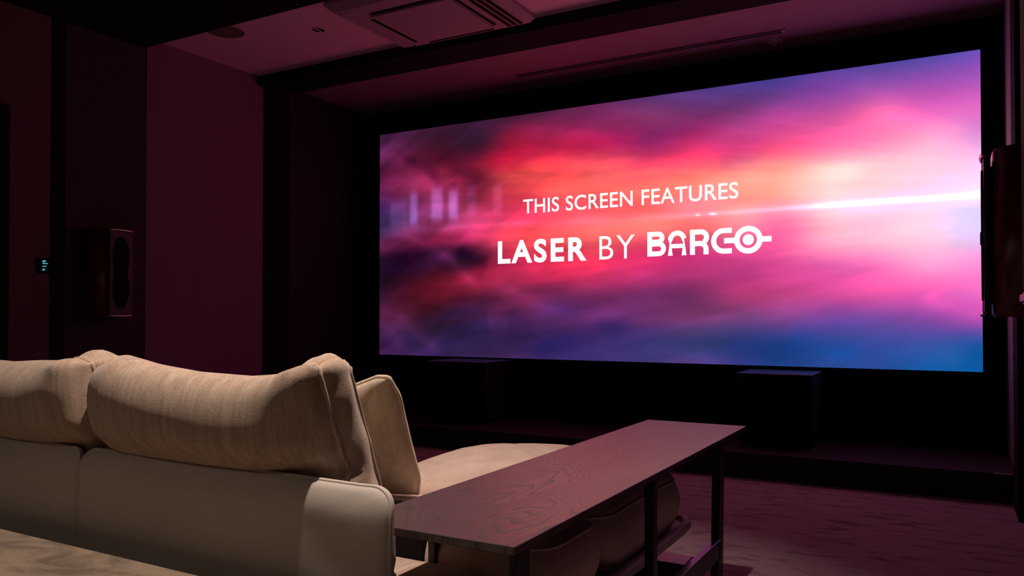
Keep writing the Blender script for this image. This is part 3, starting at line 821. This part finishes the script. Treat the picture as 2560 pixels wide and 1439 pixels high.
def slab(name, x0, x1, y0, y1, z0, z1, r, mat, ero=.01, rim=.004, corners_front=True):
    cx, cy, cz = (x0 + x1) / 2, (y0 + y1) / 2, (z0 + z1) / 2
    bm, fr, br = soft_slab(x1 - x0, y1 - y0, (z1 - z0) / 2, 0, r, lambda x, y, z, u, v, s: Vector((cx + x, cy + y, cz + z)), 30, 30, eround=ero, rim_out=rim)
    return obj(name, bm, mat, sofa, smooth=True)
slab('base_shell', -1.60, -.785, 1.44, 2.65, .188, .224, .07, M['leather'])
slab('base_shell', -2.90, -1.605, 1.44, 2.08, .188, .224, .07, M['leather'])
slab('rear_ledge', -2.90, -.915, 1.218, 1.555, .290, .330, .10, fabric('ledge_cloth', (.50, .37, .30), (.62, .47, .39), weave=900, slub=(50, 9, 50)), ero=.008)
obj('shade_filler', mbox(-1.57, -1.125, 1.566, 1.588, .225, .46, bev=.004, seg=2), M['blackfab'], sofa)  # dark filler added to darken the seat face behind the ledge
slab('ledge_block', -2.86, -1.16, 1.24, 1.42, .10, .290, .03, M['blackfab'])
obj('lip_tube', tube(bmesh.new(), [(-.782, 1.48, .222), (-.780, 2.0, .222), (-.780, 2.50, .222), (-.785, 2.59, .222), (-.81, 2.645, .222), (-.88, 2.662, .222), (-1.5, 2.662, .222)], .0165, 10), M['leather'], sofa, smooth=True)
for (x0, x1, y0, y1) in ((-1.45, -.762, 2.49, 2.60), (-1.45, -.80, 1.52, 1.62), (-2.8, -2.1, 1.9, 2.0)):
    cx, cy = (x0 + x1) / 2, (y0 + y1) / 2
    obj('plinth', mbox(x0, x1, y0, y1, 0, .118, bev=.004, seg=1), M['plinth'], sofa)
    obj('plinth_post', mbox(cx - .1, cx + .1, y0 + .03, y1 - .03, .118, .19), M['dark'], sofa)

# ------------------------------------------------------------------ back cushions and pillow
def interp(xs, ys, x):
    return float(np.interp(x, xs, ys))
def big_cushion(cx, w_, name, label, top_u, top_z, bot_l, bot_r, seed, ybase=1.25, mat=M['tan'], cat='cushion', zb=.335, ear_r=True, face_bulge=.095, pu=6):
    h_ = .46
    def warp(x, y, z, u, v, side):
        # side +1 faces the viewer (-Y)
        s = (u + 1) / 2; t = (v + 1) / 2
        ztop = interp(top_u, top_z, s)
        ear = min(1, max(0, (s - .76) / .17)) if ear_r else 0
        g_ = t if t < .72 else .72 + .28 * math.sin(min(1.0, (t - .72) / .28) * PI * (.70 - .16 * ear))
        Z_ = zb + (ztop - zb) * g_
        roll = max(0, (t - .72) / .28); roll = roll * roll * (3 - 2 * roll)
        if ear_r: roll *= 1 - min(1, max(0, (s - .76) / .17))
        x0 = cx - w_ / 2; x1 = cx + w_ / 2
        X_ = cx + x
        # left/right ends taper in towards the bottom
        X_ += (bot_l * (1 - t)) * max(0, 1 - s * 1.6) - (bot_r * (1 - t)) * max(0, 1 - (1 - s) * 1.6)
        tq = min(1, max(0, (Z_ - .425) / .37))
        Yc = ybase + .13 * (1 - tq)
        # dent lines near the ends and pinch close to the piping
        wr = noise.noise(Vector((X_ * 7 + seed, t * 4, seed))) * .007 + noise.noise(Vector((X_ * 3 + seed, t * 11, 5))) * .004
        edge = max(0, (abs(u) - .78) / .22)
        wr += .010 * edge * noise.noise(Vector((X_ * 22, t * 14, seed + 3)))
        # rolled top: the filling slumps toward the back
        sl = .012 * math.sin(PI * min(1, max(0, t)) ** 1.3) * (1 - abs(u) ** 3) if side > 0 else 0
        te_ = .055
        kk = min(1, max(0, (tq - .22) / .42)); kk = kk * kk * (3 - 2 * kk)
        if side > 0: z = te_ + (z - te_) * kk
        else: z = -te_ + (z + te_) * .5
        if side > 0: z -= .075 * roll
        else: Z_ -= .052 * roll
        Y_ = Yc - z * 1.0 - (wr + sl) * (1 if side > 0 else -1) * (1 - abs(u) ** 8)
        if side > 0:
            # fold near the lower right
            Y_ += .016 * math.exp(-((tq - .46) / .05) ** 2) * max(0, min(1, (s - .72) / .15))
            Y_ -= .012 * math.exp(-((tq - .36) / .06) ** 2) * max(0, min(1, (s - .72) / .15))
        Z_ += wr * .4
        return Vector((X_, Y_, Z_))
    bm, fr, br = soft_slab(w_, h_, .055, face_bulge, .035, warp, 84, 44, rim_out=.020, eround=.02, rimseg=7, p=2.4, pu=pu)
    # dents in the gusset
    for v in bm.verts:
        d = noise.noise(v.co * 13 + Vector((seed, 0, 0)))
        if v.co.x > cx + w_ / 2 - .06: v.co.x += d * .008
    o = obj(name, bm, mat, None, smooth=True)
    tag(o, label=label, cat=cat)
    tb = bmesh.new(); tube(tb, resample(fr, .008), .0052, 7, True)
    rebase(o)
    obj('piping', tb, mat, o, smooth=True)
    tb = bmesh.new(); tube(tb, resample(br, .010), .0048, 6, True)
    obj('piping', tb, mat, o, smooth=True)
    return o
big_cushion(-1.502, .752, 'back_cushion', 'tan woven back cushion with a pointed right corner, nearest the table', [0, .06, .16, .30, .5, .72, .86, .94, .985, 1], [.775, .800, .822, .806, .791, .788, .796, .812, .822, .812], .03, -.02, 2.0)
big_cushion(-2.347, .937, 'back_cushion', 'dimmer tan back cushion at the left edge, behind the pointed one', [0, .1, .3, .6, .85, .95, 1], [.80, .825, .80, .795, .805, .81, .80], -.01, .02, 7.0, ybase=1.25, pu=18)
def pillow():
    w_, h_ = .50, .44
    B = Vector((-1.53, 1.79, .425)); T = Vector((-1.455, 1.565, .765))     # middle of bottom and top edges
    def warp(x, y, z, u, v, side):
        s = (u + 1) / 2; t = (v + 1) / 2
        c = B.lerp(T, t)
        conc = 1 - .05 * (1 - v * v) * u * u
        X_ = c.x + x * conc
        up = (T - B).normalized(); nrm = Vector((0, -up.z, up.y)).normalized()
        if nrm.y > 0: nrm = -nrm
        wr = noise.noise(Vector((x * 9, t * 7, 11))) * .010 * (1 - max(abs(u), abs(v)) ** 4) + noise.noise(Vector((x * 30, t * 6, 4))) * .004 * (1 - max(abs(u), abs(v)) ** 6)
        dent = .018 * math.exp(-((s - .62) / .09) ** 2 - ((t - .72) / .10) ** 2)
        sag = -.17 * max(0, .88 - s) * t
        p = c + nrm * (z + (wr - dent) * side)
        return Vector((X_, p.y, p.z + sag))
    bm, fr, br = soft_slab(w_, h_, .004, .062, .085, warp, 50, 44, knife=True, rim_out=0, rimseg=2, p=2.6)
    o = obj('pillow', bm, M['cream'], None, smooth=True)
    tag(o, label='cream pillow with piped edge leaning behind the tan cushion on the chaise', cat='pillow')
    mid = [(a + b) / 2 for a, b in zip(fr, br)]
    tb = bmesh.new(); tube(tb, resample(mid, .006), .0055, 8, True)
    rebase(o)
    obj('piping', tb, M['cream'], o, smooth=True)
pillow()

# ------------------------------------------------------------------ console table
tb_ = empty('console_table', (-.90, 2.17, 0), label='long narrow dark-stained oak console table standing beside the chaise', cat='table')
TX0, TX1, TY0, TY1, TZ = -1.095, -.702, 1.261, 3.087, .496
obj('table_top', mbox(TX0, TX1, TY0, TY1, TZ - .017, TZ, bev=.0012), M['oak'], tb_)
def leg(x, y, w_=.04, d_=.04, lean=0):
    bm = mbox(x - w_ / 2, x + w_ / 2, y - d_ / 2, y + d_ / 2, 0, TZ - .017, bev=.002)
    for v in bm.verts: v.co.y += lean * (1 - v.co.z / TZ)
    return obj('leg', bm, M['darkwood'], tb_)
leg(-.711, 1.295, .013, .06); leg(-.718, 2.045, .026, .032); leg(-.722, 2.76, .028, .06, lean=-.03)
leg(-1.10, 1.574, .022, .020); leg(-1.06, 2.95, .028, .05)
obj('side_rail', mbox(-.730, -.708, 1.33, 2.73, .085, .146, bev=.003, seg=2), M['darkwood'], tb_)
obj('rail_cap', mbox(-.729, -.707, 1.33, 2.73, .146, .152, bev=.0015, seg=1), M['chrome'], tb_)
obj('cross_rail', mbox(-1.04, -.73, 2.90, 2.93, TZ - .05, TZ - .017), M['darkwood'], tb_)
